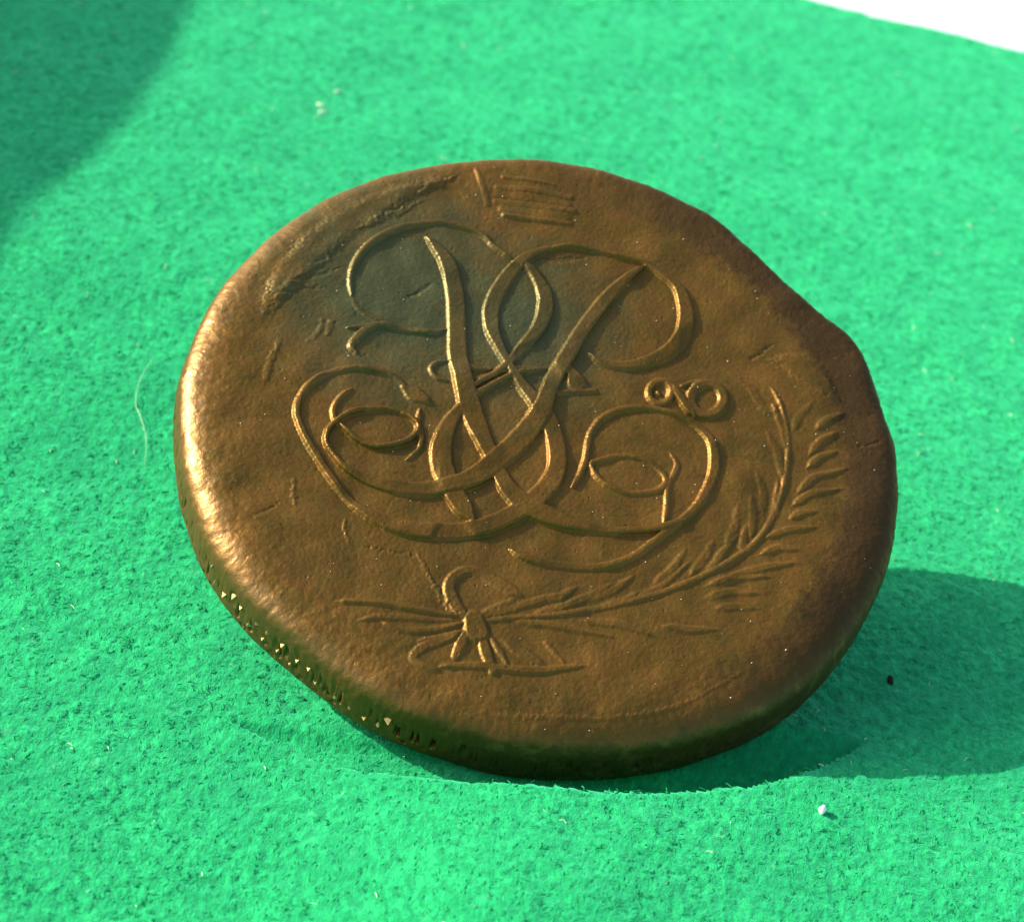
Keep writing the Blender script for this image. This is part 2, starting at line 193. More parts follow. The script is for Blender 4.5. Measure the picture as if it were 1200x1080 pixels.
 ('crown', 0.099, 0.396, 0.0, 0, [(-6.41, 15.35, 0.79), (-4.35, 15.76, 0.89), (-2.59, 16.11, 0.79)]),
 ('crown', 0.121, 0.297, 0.0, 0, [(-7.14, 16.78, 0.54), (-5.0, 17.35, 0.64), (-2.74, 17.69, 0.5)]),
 ('crown', 0.121, 0.297, 0.0, 0, [(-6.93, 15.71, 0.54), (-4.47, 16.28, 0.64), (-2.3, 16.72, 0.5)]),
 ('crown', 0.143, 0.272, 0.0, 0, [(-6.19, 14.87, 0.45), (-4.24, 15.3, 0.54), (-2.28, 15.73, 0.45)]),
 ('crown', 0.088, 0.297, 0.0, 0, [(-7.01, 17.77, 0.3), (-5.46, 18.11, 0.35), (-3.87, 18.32, 0.25)]),
 ('', 0.1, 0.347, 0.0, 0, [(-9.87, 16.61, 0.25), (-10.36, 15.98, 0.45), (-11.09, 15.25, 0.5), (-11.66, 14.3, 0.25)]),
 ('', 0.07, 0.347, 0.0, 0, [(-11.0, 14.28, 0.25), (-12.23, 12.79, 0.59), (-13.47, 11.45, 0.69), (-14.5, 10.33, 0.4)]),
 ('', 0.06, 0.396, 0.0, 0, [(-14.91, 7.94, 0.25), (-16.26, 6.17, 0.69), (-17.21, 3.95, 0.79), (-17.33, 2.22, 0.4)]),
 ('', 0.05, 0.347, 0.0, 0, [(-16.34, 0.94, 0.3), (-16.47, -0.76, 0.59), (-16.33, -2.67, 0.4)]),
 ('', 0.17, 1.188, 0.0, 0, [(-10.17, 16.7, 0.79), (-11.61, 14.96, 1.39), (-13.37, 13.04, 2.18), (-14.92, 10.86, 2.38), (-16.23, 8.31, 2.57), (-17.32, 5.27, 2.18), (-17.91, 1.86, 1.19)]),
 ('', 0.08, 0.693, 0.0, 0, [(11.41, 10.09, 0.99), (13.52, 10.23, 2.48), (16.22, 8.59, 1.49)]),
 ('', 0.04, 0.248, 0.0, 0, [(-12.88, -8.48, 0.2), (-12.7, -9.28, 0.2), (-12.31, -10.13, 0.2)]),
 ('', 0.04, 0.248, 0.0, 0, [(-9.39, -10.14, 0.2), (-9.28, -10.72, 0.25), (-8.87, -11.3, 0.2)]),
 ('', 0.04, 0.446, 0.0, 0, [(0.78, -19.66, 0.45), (3.54, -18.96, 0.35), (8.05, -17.33, 0.35), (11.51, -15.16, 0.3), (14.32, -11.97, 0.2)]),
 ('', 0.05, 0.149, 0.0, 0, [(-4.95, -10.81, 0.15), (-3.5, -12.52, 0.2), (-2.26, -13.86, 0.2)]),
 ('', 0.04, 0.248, 0.0, 0, [(9.07, 8.51, 0.2), (10.87, 7.52, 0.5), (12.16, 6.36, 0.69), (12.77, 7.26, 0.4)]),
 ('', -0.06, 0.297, 0.0, 0, [(-14.31, -11.5, 0.15), (-13.81, -11.0, 0.25), (-13.32, -10.26, 0.1)]),
 ('', -0.06, 0.297, 0.0, 0, [(-17.23, 4.96, 0.2), (-15.72, 6.11, 0.35), (-14.46, 7.29, 0.2)]),
 ('', -0.06, 0.297, 0.0, 0, [(-17.68, 3.77, 0.15), (-16.39, 4.75, 0.3), (-14.78, 5.59, 0.15)]),
 ('', -0.06, 0.297, 0.0, 0, [(18.13, 8.32, 0.15), (18.84, 8.79, 0.25)]),
 ('', -0.06, 0.297, 0.0, 0, [(17.95, 5.8, 0.15), (18.99, 6.46, 0.2)]),
 ('', -0.06, 0.297, 0.0, 0, [(10.42, 9.71, 0.2), (11.04, 10.63, 0.3), (11.43, 11.33, 0.2)]),
 ('', -0.06, 0.297, 0.0, 0, [(-3.06, 12.66, 0.3), (-2.04, 12.86, 0.45), (-0.84, 13.48, 0.25)]),
 ('', -0.06, 0.297, 0.0, 0, [(-9.14, 8.17, 0.25), (-9.46, 7.36, 0.35), (-10.1, 6.76, 0.15)]),
 ('', -0.06, 0.297, 0.0, 0, [(-7.8, -11.39, 0.15), (-6.36, -11.16, 0.2), (-4.92, -10.92, 0.15)]),
]
PATINA=[-10.66, 6.96]
PATINA_B=[-3.79, 6.95]
SINK=2.4
CONTACT=[3.5, 164.78, -2.4]
FELT_EDGE=[[20.07, 307.3], [38.15, 305.99]]
CASTER_PROFILE=[(237.1, 62.38), (246.6, 63.3), (256.8, 64.28), (263.5, 65.04), (272.1, 64.86), (282.1, 64.58), (290.9, 64.48)]
THREADS=[[[-24.49, 204.39], [-24.66, 201.11], [-24.38, 197.88], [-23.56, 195.92], [-22.76, 193.46], [-22.31, 190.52]], [[-15.69, 149.1], [-14.93, 147.98], [-14.76, 146.41], [-15.29, 145.31]], [[-10.11, 146.77], [-9.3, 146.12], [-8.97, 144.65], [-9.17, 142.77], [-9.57, 141.84]]]
SPOTS=[[20.63, 163.19], [24.59, 179.9], [-20.46, 252.96], [-20.06, 251.62], [-19.64, 256.88]]

# ---------------------------------------------------------------- materials
def bronze(name='worn_bronze', patina=1.0):
    k = NT(name); P = k.obj()
    big = k.noise(P, 180, 5, .6); mid = k.noise(P, 900, 5, .65); fine = k.noise(P, 7000, 3, .65)
    base = k.ramp(big, [(.32, (.074, .046, .005)), (.50, (.112, .064, .007)), (.66, (.160, .078, .010))])
    base = k.mix(k.ramp(mid, [(.35, 0.0), (.7, .55)]), base, (.140, .052, .011))
    base = k.mix(k.ramp(mid, [(.25, .5), (.45, 0.0)]), base, (.055, .040, .009))
    # green-grey patina left in the upper loop of the cipher
    d = k.n('ShaderNodeVectorMath', {0: P, 1: (PATINA[0] * MM, PATINA[1] * MM, 0)}, operation='DISTANCE').outputs['Value']
    d2 = k.n('ShaderNodeVectorMath', {0: P, 1: (PATINA_B[0] * MM, PATINA_B[1] * MM, 0)}, operation='DISTANCE').outputs['Value']
    d = k.math('MINIMUM', d, k.math('ADD', d2, .0018))
    d = k.math('ADD', d, k.math('MULTIPLY', k.math('SUBTRACT', k.noise(P, 600, 6, .72), .5), .011))
    f = k.ramp(k.math('MULTIPLY', d, 1000 / 10.), [(.30, .95 * patina), (.66, .5 * patina), (1.0, 0.0)])
    base = k.mix(f, base, (.056, .066, .024))
    red = k.ramp(k.noise(P, 260, 4, .6), [(.64, 0.0), (.78, .5)])
    base = k.mix(red, base, (.17, .050, .012))
    # sun highlight painted in as brighter copper along the left edge
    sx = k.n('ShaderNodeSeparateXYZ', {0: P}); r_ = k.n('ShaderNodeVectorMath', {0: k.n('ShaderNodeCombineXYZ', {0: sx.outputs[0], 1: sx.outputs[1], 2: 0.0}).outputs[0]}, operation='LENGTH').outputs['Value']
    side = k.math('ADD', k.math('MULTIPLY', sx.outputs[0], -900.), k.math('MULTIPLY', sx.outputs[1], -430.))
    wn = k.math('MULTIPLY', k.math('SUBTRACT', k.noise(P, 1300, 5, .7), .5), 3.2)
    rim_hl = k.math('MULTIPLY', k.ramp(k.math('SUBTRACT', k.math('ADD', k.math('MULTIPLY', r_, 1000.), wn), 19.7), [(.0, 0.0), (.9, 1.0)]), k.ramp(k.math('MULTIPLY', side, .05), [(.45, 0.0), (.9, 1.0)]))
    base = k.mix(k.math('MULTIPLY', rim_hl, .6), base, (.24, .14, .06))
    # shade painted in as a dark tone along the edge away from the sun
    rim_shade = k.math('MULTIPLY', k.ramp(k.math('SUBTRACT', k.math('ADD', k.math('MULTIPLY', r_, 1000.), k.math('MULTIPLY', wn, 1.2)), 17.3), [(.0, 0.0), (1.0, 1.0)]), k.ramp(k.math('MULTIPLY', side, -.05), [(.15, 0.0), (.7, 1.0)]))
    base = k.mix(k.math('MULTIPLY', rim_shade, .85), base, (.030, .015, .004))
    # side wall: its shade painted in as dark brown, mottled with lighter brown
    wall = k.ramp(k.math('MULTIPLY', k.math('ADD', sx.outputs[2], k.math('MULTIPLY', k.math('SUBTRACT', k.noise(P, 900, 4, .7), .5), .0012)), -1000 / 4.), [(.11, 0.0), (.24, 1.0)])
    wall_shade = k.mix(k.ramp(k.noise(P, 1000, 3, .6), [(.52, 0.0), (.66, 1.0)]), (.055, .034, .010), (.12, .075, .022))
    base = k.mix(k.math('MULTIPLY', wall, k.ramp(k.math('MULTIPLY', side, .05), [(.40, .85), (.60, .1)])), base, wall_shade)
    pit = k.ramp(k.noise(P, 2600, 4, .7), [(.28, .45), (.42, 0.0)])
    base = k.mix(pit, base, (.025, .014, .004))
    rough = k.ramp(k.noise(P, 1500, 4, .7), [(.3, .34 if patina == 1 else .26), (.7, .54 if patina == 1 else .42)])
    rough = k.math('SUBTRACT', rough, k.math('MULTIPLY', rim_hl, .08))
    b1 = k.n('ShaderNodeBump', {'Strength': .6, 'Distance': .000010, 'Height': k.noise(P, 6000, 5, .65)}).outputs[0]
    b2 = k.n('ShaderNodeBump', {'Strength': .9, 'Distance': .000030, 'Height': fine, 'Normal': b1}).outputs[0]
    rough = k.math('ADD', rough, k.math('MULTIPLY', rim_shade, .15))
    k.set(Base_Color=base, Metallic=k.math('ADD', .55, k.math('MULTIPLY', rim_hl, .15)), Roughness=rough, Normal=b2)
    k.b.inputs['Specular IOR Level'].default_value = .6; k.b.inputs['Specular Tint'].default_value = (1, .74, .45, 1)
    return k.m

def felt_mat():
    k = NT('green_felt'); P = k.n('ShaderNodeVectorMath', {0: k.obj(), 1: (1.0, .48, 1.0)}, operation='MULTIPLY').outputs[0]      # nap brushed away from the viewer
    n1 = k.noise(P, 2300, 5, .7); n2 = k.noise(P, 300, 4, .6)
    base = k.ramp(n1, [(.30, (.002, .135, .036)), (.50, (.005, .27, .078)), (.70, (.018, .42, .122))])
    base = k.mix(k.ramp(n2, [(.36, .6), (.6, 0.0)]), base, (.003, .20, .065))
    base = k.mix(k.ramp(k.noise(P, 700, 3, .7), [(.64, 0.0), (.76, .4)]), base, (.10, .52, .22))
    b1 = k.n('ShaderNodeBump', {'Strength': .9, 'Distance': .00025, 'Height': k.noise(P, 2200, 4, .7)}).outputs[0]
    k.set(Base_Color=base, Roughness=.95, Normal=b1)
    k.b.inputs['Specular IOR Level'].default_value = .12
    k.b.inputs['Sheen Weight'].default_value = .46
    k.b.inputs['Sheen Roughness'].default_value = .45
    k.b.inputs['Sheen Tint'].default_value = (.12, 1, .52, 1)
    return k.m

def plain(name, col, rough=.6, var=.15, scale=300, spec=.5):
    k = NT(name); P = k.obj()
    c = k.mix(k.ramp(k.noise(P, scale, 4), [(.3, 0.0), (.7, 1.0)]), tuple(x * (1 - var) for x in col), tuple(min(1, x * (1 + var)) for x in col))
    k.set(Base_Color=c, Roughness=rough); k.b.inputs['Specular IOR Level'].default_value = spec
    return k.m

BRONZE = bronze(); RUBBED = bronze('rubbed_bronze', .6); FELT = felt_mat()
WHITE = plain('white_table_paint', (.8, .8, .79), .5, .03)
FIBRE = plain('felt_fibre', (.012, .31, .10), .9, .35, 900, .1)
LINT = plain('pale_lint', (.42, .60, .36), .9, .15, 2000, .1)
CASTER_MAT = plain('dark_caster', (.045, .03, .022), .5, .3, 700)
DARK = plain('dark_debris', (.02, .03, .015), .9, .2, 2000, .1)

# ---------------------------------------------------------------- setting: white table top
def slab(name, x0, x1, y0, y1, z0, z1, r, mat):
    import bmesh
    bm = bmesh.new(); bmesh.ops.create_cube(bm, size=1)
    for v in bm.verts:
        v.co = ((x0 + x1) / 2 + v.co.x * (x1 - x0), (y0 + y1) / 2 + v.co.y * (y1 - y0), (z0 + z1) / 2 + v.co.z * (z1 - z0))
        v.co *= MM
    bmesh.ops.bevel(bm, geom=bm.edges[:], offset=r * MM, segments=3, affect='EDGES')
    me = bpy.data.meshes.new(name); bm.to_mesh(me); bm.free(); me.materials.append(mat)
    o = bpy.data.objects.new(name, me); C.objects.link(o); return o
tag(slab('table_top', -900, 900, -500, 1100, -33.6, -3.6, 3, WHITE), 'white painted table top under the green felt', None, 'structure')

# ---------------------------------------------------------------- felt cloth (rotated sheet whose far edge shows at upper right)
E0 = np.array(FELT_EDGE[0]); ed = np.array(FELT_EDGE[1]) - E0; ed /= np.hypot(*ed); qd = np.array([ed[1], -ed[0]])  # q runs towards the viewer
if qd[1] > 0: qd = -qd
t1 = band_noise(1024, .15, .4, 1.3, -.6); t2 = band_noise(1024, .15, 2., 9., -1.); t3 = band_noise(512, .6, 14., 60., -1.)
cx, cy, cz = COIN_LOC; N3 = np.array([r[2] for r in COIN_ROT])

def felt_height(x, y):
    h = .036 * sample(t1, x, y * .5, .15) + .035 * sample(t2, x, y * .55, .15) + .10 * sample(t3, x, y, .6)
    dx, dy = x - CONTACT[0], y - CONTACT[1]
    h -= SINK * (1 - sstep(-1., 5.5, dx)) * (1 - sstep(-13., 3., dx) * sstep(-1., 4.2, -dy + .05 * dx)) * (1 - sstep(14., 60., dy))    # pressed in where the coin stands
    # the cloth is bunched up under the coin and carries it
    bx, by = cx + 3.0, cy + 5.5
    h += 12.5 * np.exp(-(((x - bx) ** 2 + (y - by) ** 2) / 6.0 ** 2) ** 1.3)
    return h

def clear_coin(x, y, h):
    """keep the cloth below the coin's underside where the coin lies over it"""
    zt = cz - (N3[0] * (x - cx) + N3[1] * (y - cy)) / N3[2]       # plane of the face
    zb = zt - 4.5 / N3[2] - .25
    inside = ((x - cx) ** 2 / 21. ** 2 + (y - cy) ** 2 / 18.5 ** 2) < 1.25
    return np.where(inside, np.minimum(h, np.maximum(zb, -2.75)), h)

def axis(lo, hi, fine, lo2, hi2, coarse):
    a = np.arange(lo, hi, fine)
    return np.r_[np.arange(lo2, lo - coarse * .5, coarse), a, np.arange(hi + coarse * .5, hi2, coarse)]
sa = axis(-84, 76, .27, -330, 200, 9.)
q = [0.]
while q[-1] < 235: q.append(q[-1] + (.42 if q[-1] < 100 else .26))
qa = np.r_[q, np.arange(q[-1] + 6, 420, 9.)]
SS, QQ = np.meshgrid(sa, qa, indexing='ij')
wob = .18 * sample(t2, SS[:, 0], SS[:, 0] * .3, .15) * 1.5                  # slightly uneven cut edge
X = E0[0] + SS * ed[0] + QQ * qd[0]; Y = E0[1] + SS * ed[1] + QQ * qd[1]
edgef = np.exp(-QQ / 2.); X += edgef * wob[:, None] * qd[0]; Y += edgef * wob[:, None] * qd[1]
Z = clear_coin(X, Y, felt_height(X, Y)) - .9 * np.exp(-QQ / .5)
ns, nq = X.shape
idx = np.arange(ns * nq).reshape(ns, nq)
F = np.stack([idx[:-1, :-1], idx[:-1, 1:], idx[1:, 1:], idx[1:, :-1]], -1).reshape(-1, 4)
V = np.stack([X, Y, Z], -1).reshape(-1, 3)
# skirt: the cloth's thickness down to the table
per = np.r_[idx[:, 0], idx[-1, 1:], idx[-2::-1, -1], idx[0, -2:0:-1]]
SK = V[per].copy(); SK[:, 2] = -3.58
base_i = len(V) + np.arange(len(per)); nx = np.roll(np.arange(len(per)), -1)
F2 = np.stack([per, per[nx], base_i[nx], base_i], -1)
felt = make_mesh('felt_cloth', np.vstack([V, SK]), np.vstack([F, F2]), FELT)
if felt.data.polygons[0].normal.z < 0: felt.data.flip_normals()
tag(felt, 'bright green felt cloth spread over the white table under the coin', 'felt cloth')

def ground_z(x, y): return float(clear_coin(np.array([x]), np.array([y]), felt_height(np.array([x]), np.array([y])))[0])

# loose fibres standing up from the felt: nobody could count them
def fibres(name, n, mat, parent, lmin, lmax, wd, ur=(.05, .5)):
    x = rng.uniform(-50, 60, n * 3); y = 130 + 220 * rng.random(n * 3) ** 1.7
    cxv = (x < y * .155 + 8) & (x > -y * .20 + 4)
    q_ = (x - E0[0]) * qd[0] + (y - E0[1]) * qd[1]
    ins = ((x - cx) ** 2 / 17. ** 2 + (y - cy - 2) ** 2 / 15. ** 2) < 1
    ok = cxv & (q_ > .6) & ~ins; x, y = x[ok][:n], y[ok][:n]; n = len(x)
    h = clear_coin(x, y, felt_height(x, y))
    a = np.where(rng.random(n) < .75, rng.normal(np.pi / 2, .6, n), rng.uniform(0, 2 * np.pi, n)); L = rng.uniform(lmin, lmax, n) * (y / 170.); bend = rng.normal(0, .8, n); up = rng.uniform(*ur, n)
    K = 3; pts = []
    px, py = x.copy(), y.copy()
    for k in range(K):
        t = k / (K - 1); z = h - .05 + L * up * np.sin(t * np.pi * .8)
        pts.append(np.stack([px, py, z], -1)); ang = a + bend * t
        px = px + np.cos(ang) * L / (K - 1); py = py + np.sin(ang) * L / (K - 1)
    P_ = np.stack(pts, 1)
    side = np.stack([-np.sin(a), np.cos(a), np.zeros(n)], -1)[:, None] * wd / 2
    upv = np.array([0, 0, wd])[None, None]
    V_ = np.stack([P_ - side, P_ + side, P_ + upv], 2)                   # triangular cross-section
    V_ = V_.reshape(-1, 3); b = (np.arange(n) * K * 3)[:, None, None]
    f = []
    for k in range(K - 1):
        for (i, j) in ((0, 1), (1, 2), (2, 0)): f.append([k * 3 + i, k * 3 + j, k * 3 + 3 + j, k * 3 + 3 + i])
    F_ = (b + np.array(f)[None]).reshape(-1, 4)
    o = make_mesh(name, V_, F_, mat, parent); tag(o, kind='stuff'); return o
fibres('fibre_nap', 38000, FIBRE, felt, .25, .7, .036, (.03, .28))
fibres('pale_fibre', 420, LINT, felt, .12, .5, .05)

# ---------------------------------------------------------------- lint and specks on the cloth
def fleck(name, x, y, r, sq, mat, label, cat, rot=0., lift=.0):
    n1_, n2_ = 9, 14
    th = np.linspace(0, np.pi, n1_)[:, None]; ph = np.linspace(0, 2 * np.pi, n2_, endpoint=False)[None]
    rr = 1 + .28 * np.sin(3 * ph + 2 * th + x) * np.sin(th) + .2 * np.cos(2 * ph - x)
    a = np.sin(th) * np.cos(ph) * rr * r * sq[0]; b = np.sin(th) * np.sin(ph) * rr * r * sq[1]; c = np.cos(th) * r * sq[2] + 0 * ph
    Vv = np.stack([x + a * math.cos(rot) - b * math.sin(rot), y + a * math.sin(rot) + b * math.cos(rot), ground_z(x, y) + c + r * sq[2] * .6 + lift], -1).reshape(-1, 3)
    ii = np.arange(n1_ * n2_).reshape(n1_, n2_)
    Ff = np.stack([ii[:-1], ii[1:], np.roll(ii[1:], -1, 1), np.roll(ii[:-1], -1, 1)], -1).reshape(-1, 4)
    return tag(make_mesh(name, Vv, Ff, mat), label, cat)
fleck('lint_speck', *SPOTS[0], .26, (.8, 1., 1.1), plain('white_lint', (.75, .78, .72), .8, .1, 2000), 'round white lint speck on the lit felt below the coin shadow', 'lint')
fleck('dark_speck', *SPOTS[1], .22, (.6, 1.6, 1.4), DARK, 'tiny dark speck lying on the felt within the coin shadow', 'speck', .2)
for i, (x, y, r, lab) in enumerate([(*SPOTS[2], .3, 'pale lint fleck on the felt right beside the large soft shadow'),
                                    (*SPOTS[3], .26, 'pale lint fleck on the felt nearer the coin than its neighbour'),
                                    (*SPOTS[4], .24, 'pale lint fleck farthest behind the coin among its neighbours')]):
    fleck('lint_fleck', x, y, r, (1.3, .7, .35), LINT, lab, 'lint', i * .8 - .4)

def thread(name, pts, label, wd=.038):
    p = np.array(pts); p = np.column_stack([p, np.zeros(len(p))]); P_ = spline3(p)
    n_ = len(P_); t_ = np.linspace(0, 1, n_)
    z = np.array([ground_z(a, b) for a, b in P_[:, :2]]) + .10 + .18 * np.sin(np.pi * t_)
    d = np.gradient(P_[:, :2], axis=0); d /= np.linalg.norm(d, axis=1, keepdims=True) + 1e-9
    rr = wd / 2 * (.35 + .65 * np.sin(np.pi * np.clip(t_, .04, .96))); Vv = []
    for k in range(5):
        a = k * 2 * np.pi / 5; Vv.append(np.column_stack([P_[:, 0] - d[:, 1] * rr * np.cos(a), P_[:, 1] + d[:, 0] * rr * np.cos(a), z + rr * np.sin(a)]))
    Vv = np.stack(Vv, 1).reshape(-1, 3); ii = np.arange(n_ * 5).reshape(n_, 5)
    Ff = np.stack([ii[:-1], np.roll(ii[:-1], -1, 1), np.roll(ii[1:], -1, 1), ii[1:]], -1).reshape(-1, 4)
    return tag(make_mesh(name, Vv, Ff, LINT), label, 'thread')
def spline3(p):
    P_ = np.vstack([2 * p[:1] - p[1:2], p, 2 * p[-1:] - p[-2:-1]]); out = []
    for k in range(1, len(P_) - 2):
        a, b, c, d = P_[k - 1:k + 3]; q_ = np.linspace(0, 1, 10, endpoint=False)[:, None]
        out.append(.5 * (2 * b + (c - a) * q_ + (2 * a - 5 * b + 4 * c - d) * q_ ** 2 + (3 * b - a - 3 * c + d) * q_ ** 3))
    return np.vstack(out + [p[-1:]])
for pts, lab in zip(THREADS, ['pale stray thread hanging in a hook beside the left edge of the coin']):
    thread('stray_thread', pts, lab)

# ---------------------------------------------------------------- dark case added out of view at the left to shade the upper left corner
def case():
    ys = np.linspace(0, 1, 61); nphi = 40; rings = []
    yc = [c[0] for c in CASTER_PROFILE]; hc = [c[1] for c in CASTER_PROFILE]
    ycur = np.array([yc[0] - 40] + yc + [yc[-1] + 50]); hcur = np.array([hc[0] - 3] + hc + [hc[-1] - 2])
    yy = yc[0] - 32 + ys * (yc[-1] - yc[0] + 80)
    hh = np.interp(yy, ycur, hcur); ends = np.clip(np.minimum(ys, 1 - ys) / .12, 0, 1); e = np.sqrt(1 - (1 - ends) ** 2) * .96 + .04
    for y, h, g in zip(yy, hh, e):
        p = np.linspace(0, 2 * np.pi, nphi, endpoint=False); c, s_ = np.cos(p), np.sin(p); ex = .45
        xx = -175 + 34 * g * np.sign(c) * np.abs(c) ** ex; zz = h / 2 + (h / 2) * (.55 + .45 * g) * np.sign(s_) * np.abs(s_) ** ex
        rings.append(np.stack([xx, np.full(nphi, y), zz + .3], -1))
    Vv = np.vstack(rings); ii = np.arange(len(Vv)).reshape(len(yy), nphi)
    Ff = np.stack([ii[:-1], np.roll(ii[:-1], -1, 1), np.roll(ii[1:], -1, 1), ii[1:]], -1).reshape(-1, 4)
    o = make_mesh('shadow_caster', Vv, Ff, CASTER_MAT)
    return tag(o, 'unseen shadow case lying left of the coin, shading the cloth', 'case')
case()

# ---------------------------------------------------------------- the coin
coin = bpy.data.objects.new('coin', None); C.objects.link(coin)
coin.matrix_world = Matrix.Translation(Vector(COIN_LOC) * MM) @ Matrix(COIN_ROT).to_4x4()
coin.empty_display_size = .01
tag(coin, 'worn brown copper coin with a looped cipher, propped up on green felt', 'coin')
TH = 4.5
RIM = np.array(RIM)
def rim(phi): 
    u = (phi % (2 * np.pi)) / (2 * np.pi) * len(RIM); i = np.floor(u).astype(int); a = u - i
    return RIM[i % len(RIM)] * (1 - a) + RIM[(i + 1) % len(RIM)] * a
def round_w(phi):
    """width of the worn rounding towards the edge"""
    d = np.degrees(phi) % 360
    return np.interp(d, [0, 20, 60, 90, 130, 170, 215, 250, 285, 320, 345, 360], [2.6, 1.6, 1.5, 1.8, 2.6, 3.2, 3.8, 3.8, 4.2, 5.4, 4.4, 2.6])
PE = 3.3
def drop(ins, w, depth=TH / 2):
    x = np.clip((w - ins) / w, 0, 1)
    return depth * (1 - (1 - x ** PE) ** (1 / PE))

# --- relief raster (coin plane, mm)
ST = .03; HALF = 22.5; NR = int(2 * HALF / ST)
Hr = np.zeros((NR, NR), np.float32); Neg = np.zeros((NR, NR), np.float32); Lab = np.zeros((NR, NR), np.int16)
def spline(p, closed, taper=True):
    p = np.array(p, float)
    P_ = np.vstack([p[-1:], p, p[:2]]) if closed else np.vstack([2 * p[:1] - p[1:2], p, 2 * p[-1:] - p[-2:-1]])
    P_[:, 2] = np.maximum(P_[:, 2], .08); out = []
    for k in range(1, len(P_) - 2):
        a, b, c, d = P_[k - 1:k + 3]; n = max(2, int(np.hypot(*(c - b)[:2]) / .05)); t = np.linspace(0, 1, n, endpoint=False)[:, None]
        q_ = .5 * ((2 * b) + (c - a) * t + (2 * a - 5 * b + 4 * c - d) * t ** 2 + (3 * b - a - 3 * c + d) * t ** 3)
        q_[:, 2] = (b[2] + (c[2] - b[2]) * t[:, 0]); out.append(q_)
    if not closed: out.append(P_[-2:-1])
    q_ = np.vstack(out)
    if not closed and taper and np.hypot(*np.diff(q_[:, :2], axis=0).T).sum() > 2.4:   # strokes run out thin
        s_ = np.r_[0, np.cumsum(np.hypot(*np.diff(q_[:, :2], axis=0).T))]; e_ = np.minimum(s_, s_[-1] - s_)
        q_[:, 2] *= .25 + .75 * np.clip(e_ / np.maximum(.5, q_[:, 2]), 0, 1)
    return q_
names = ['']; leaf_id = []
wig = band_noise(NR - NR % 2, ST, .22, 1.6, -.8)
wear = sstep(-1.2, .6, band_noise(NR - NR % 2, ST, 2.5, 9., -1.))
for part, H, edge, bias, closed, pts in STROKES:
    q_ = spline(pts, closed, part != 'crown'); wmax = q_[:, 2].max() / 2
    R_ = wmax + .5
    i0 = int((q_[:, 0].min() - R_ + HALF) / ST); i1 = int((q_[:, 0].max() + R_ + HALF) / ST) + 2
    j0 = int((q_[:, 1].min() - R_ + HALF) / ST); j1 = int((q_[:, 1].max() + R_ + HALF) / ST) + 2
    i0, j0 = max(i0, 0), max(j0, 0); i1, j1 = min(i1, NR), min(j1, NR)
    gx = (np.arange(i0, i1) * ST - HALF).astype(np.float32); gy = (np.arange(j0, j1) * ST - HALF).astype(np.float32)
    D = np.full((len(gx), len(gy)), 9., np.float32)
    for x, y, wd in q_:
        a0 = int((x - R_ - gx[0]) / ST); a1 = int((x + R_ - gx[0]) / ST) + 1; b0 = int((y - R_ - gy[0]) / ST); b1 = int((y + R_ - gy[0]) / ST) + 1
        a0, b0 = max(a0, 0), max(b0, 0)
        if a1 <= a0 or b1 <= b0: continue
        np.minimum(D[a0:a1, b0:b1], np.hypot(gx[a0:a1, None] - x, gy[None, b0:b1] - y) - wd / 2, out=D[a0:a1, b0:b1])
    wi = wig[i0:i1, j0:j1]
    if wi.shape != D.shape: wi = np.zeros_like(D)
    D = D + (.008 if part else .05) * wi
    eg = max(min(edge * .65, wmax * .65), .075)
    t_ = np.clip((D + eg) / (eg + .03), 0, 1); cov = np.sqrt(np.clip(1 - t_ ** 2.4, 0, 1)) if H > 0 and edge < .24 else 1 - sstep(-eg, .05, D)
    we = wear[i0:i1, j0:j1] if wear[i0:i1, j0:j1].shape == D.shape else 1.
    h = (abs(H) + bias * (D < 0)) * cov * (.58 + .42 * we)
    if H < 0: np.maximum(Neg[i0:i1, j0:j1], h, out=Neg[i0:i1, j0:j1]); continue
    if part == 'leaf': names.append('leaf'); pid = len(names) - 1
    elif part == '': pid = 0
    else:
        if part not in names: names.append(part)
        pid = names.index(part)
    sub = Hr[i0:i1, j0:j1]; up = h > sub
    Lab[i0:i1, j0:j1] = np.where((D < -.02) & (h > sub * .9) & (pid > 0), pid, Lab[i0:i1, j0:j1])
    if part == '': sub += h
    else: np.maximum(sub, h, out=sub)
Hr -= Neg
nb = NR - NR % 2
rough_n = np.zeros((NR, NR), np.float32)
rough_n[:nb, :nb] = .0045 * band_noise(nb, ST, .25, 1.2, -.8) + .03 * band_noise(nb, ST, 2., 8., -1.)
pits = band_noise(nb, ST, .18, .6, -.5); rough_n[:nb, :nb] -= .05 * sstep(2.2, 3.6, pits)
hammer = np.zeros((NR, NR), np.float32); hammer[:nb, :nb] = band_noise(nb, ST, .5, 2.6, -.7)

def raster(T, x, y):
    u = np.clip((x + HALF) / ST, 0, NR - 2); v = np.clip((y + HALF) / ST, 0, NR - 2)
    i = u.astype(int); j = v.astype(int); a = u - i; b = v - j
    return (T[i, j] * (1 - a) + T[i + 1, j] * a) * (1 - b) + (T[i, j + 1] * (1 - a) + T[i + 1, j + 1] * a) * b

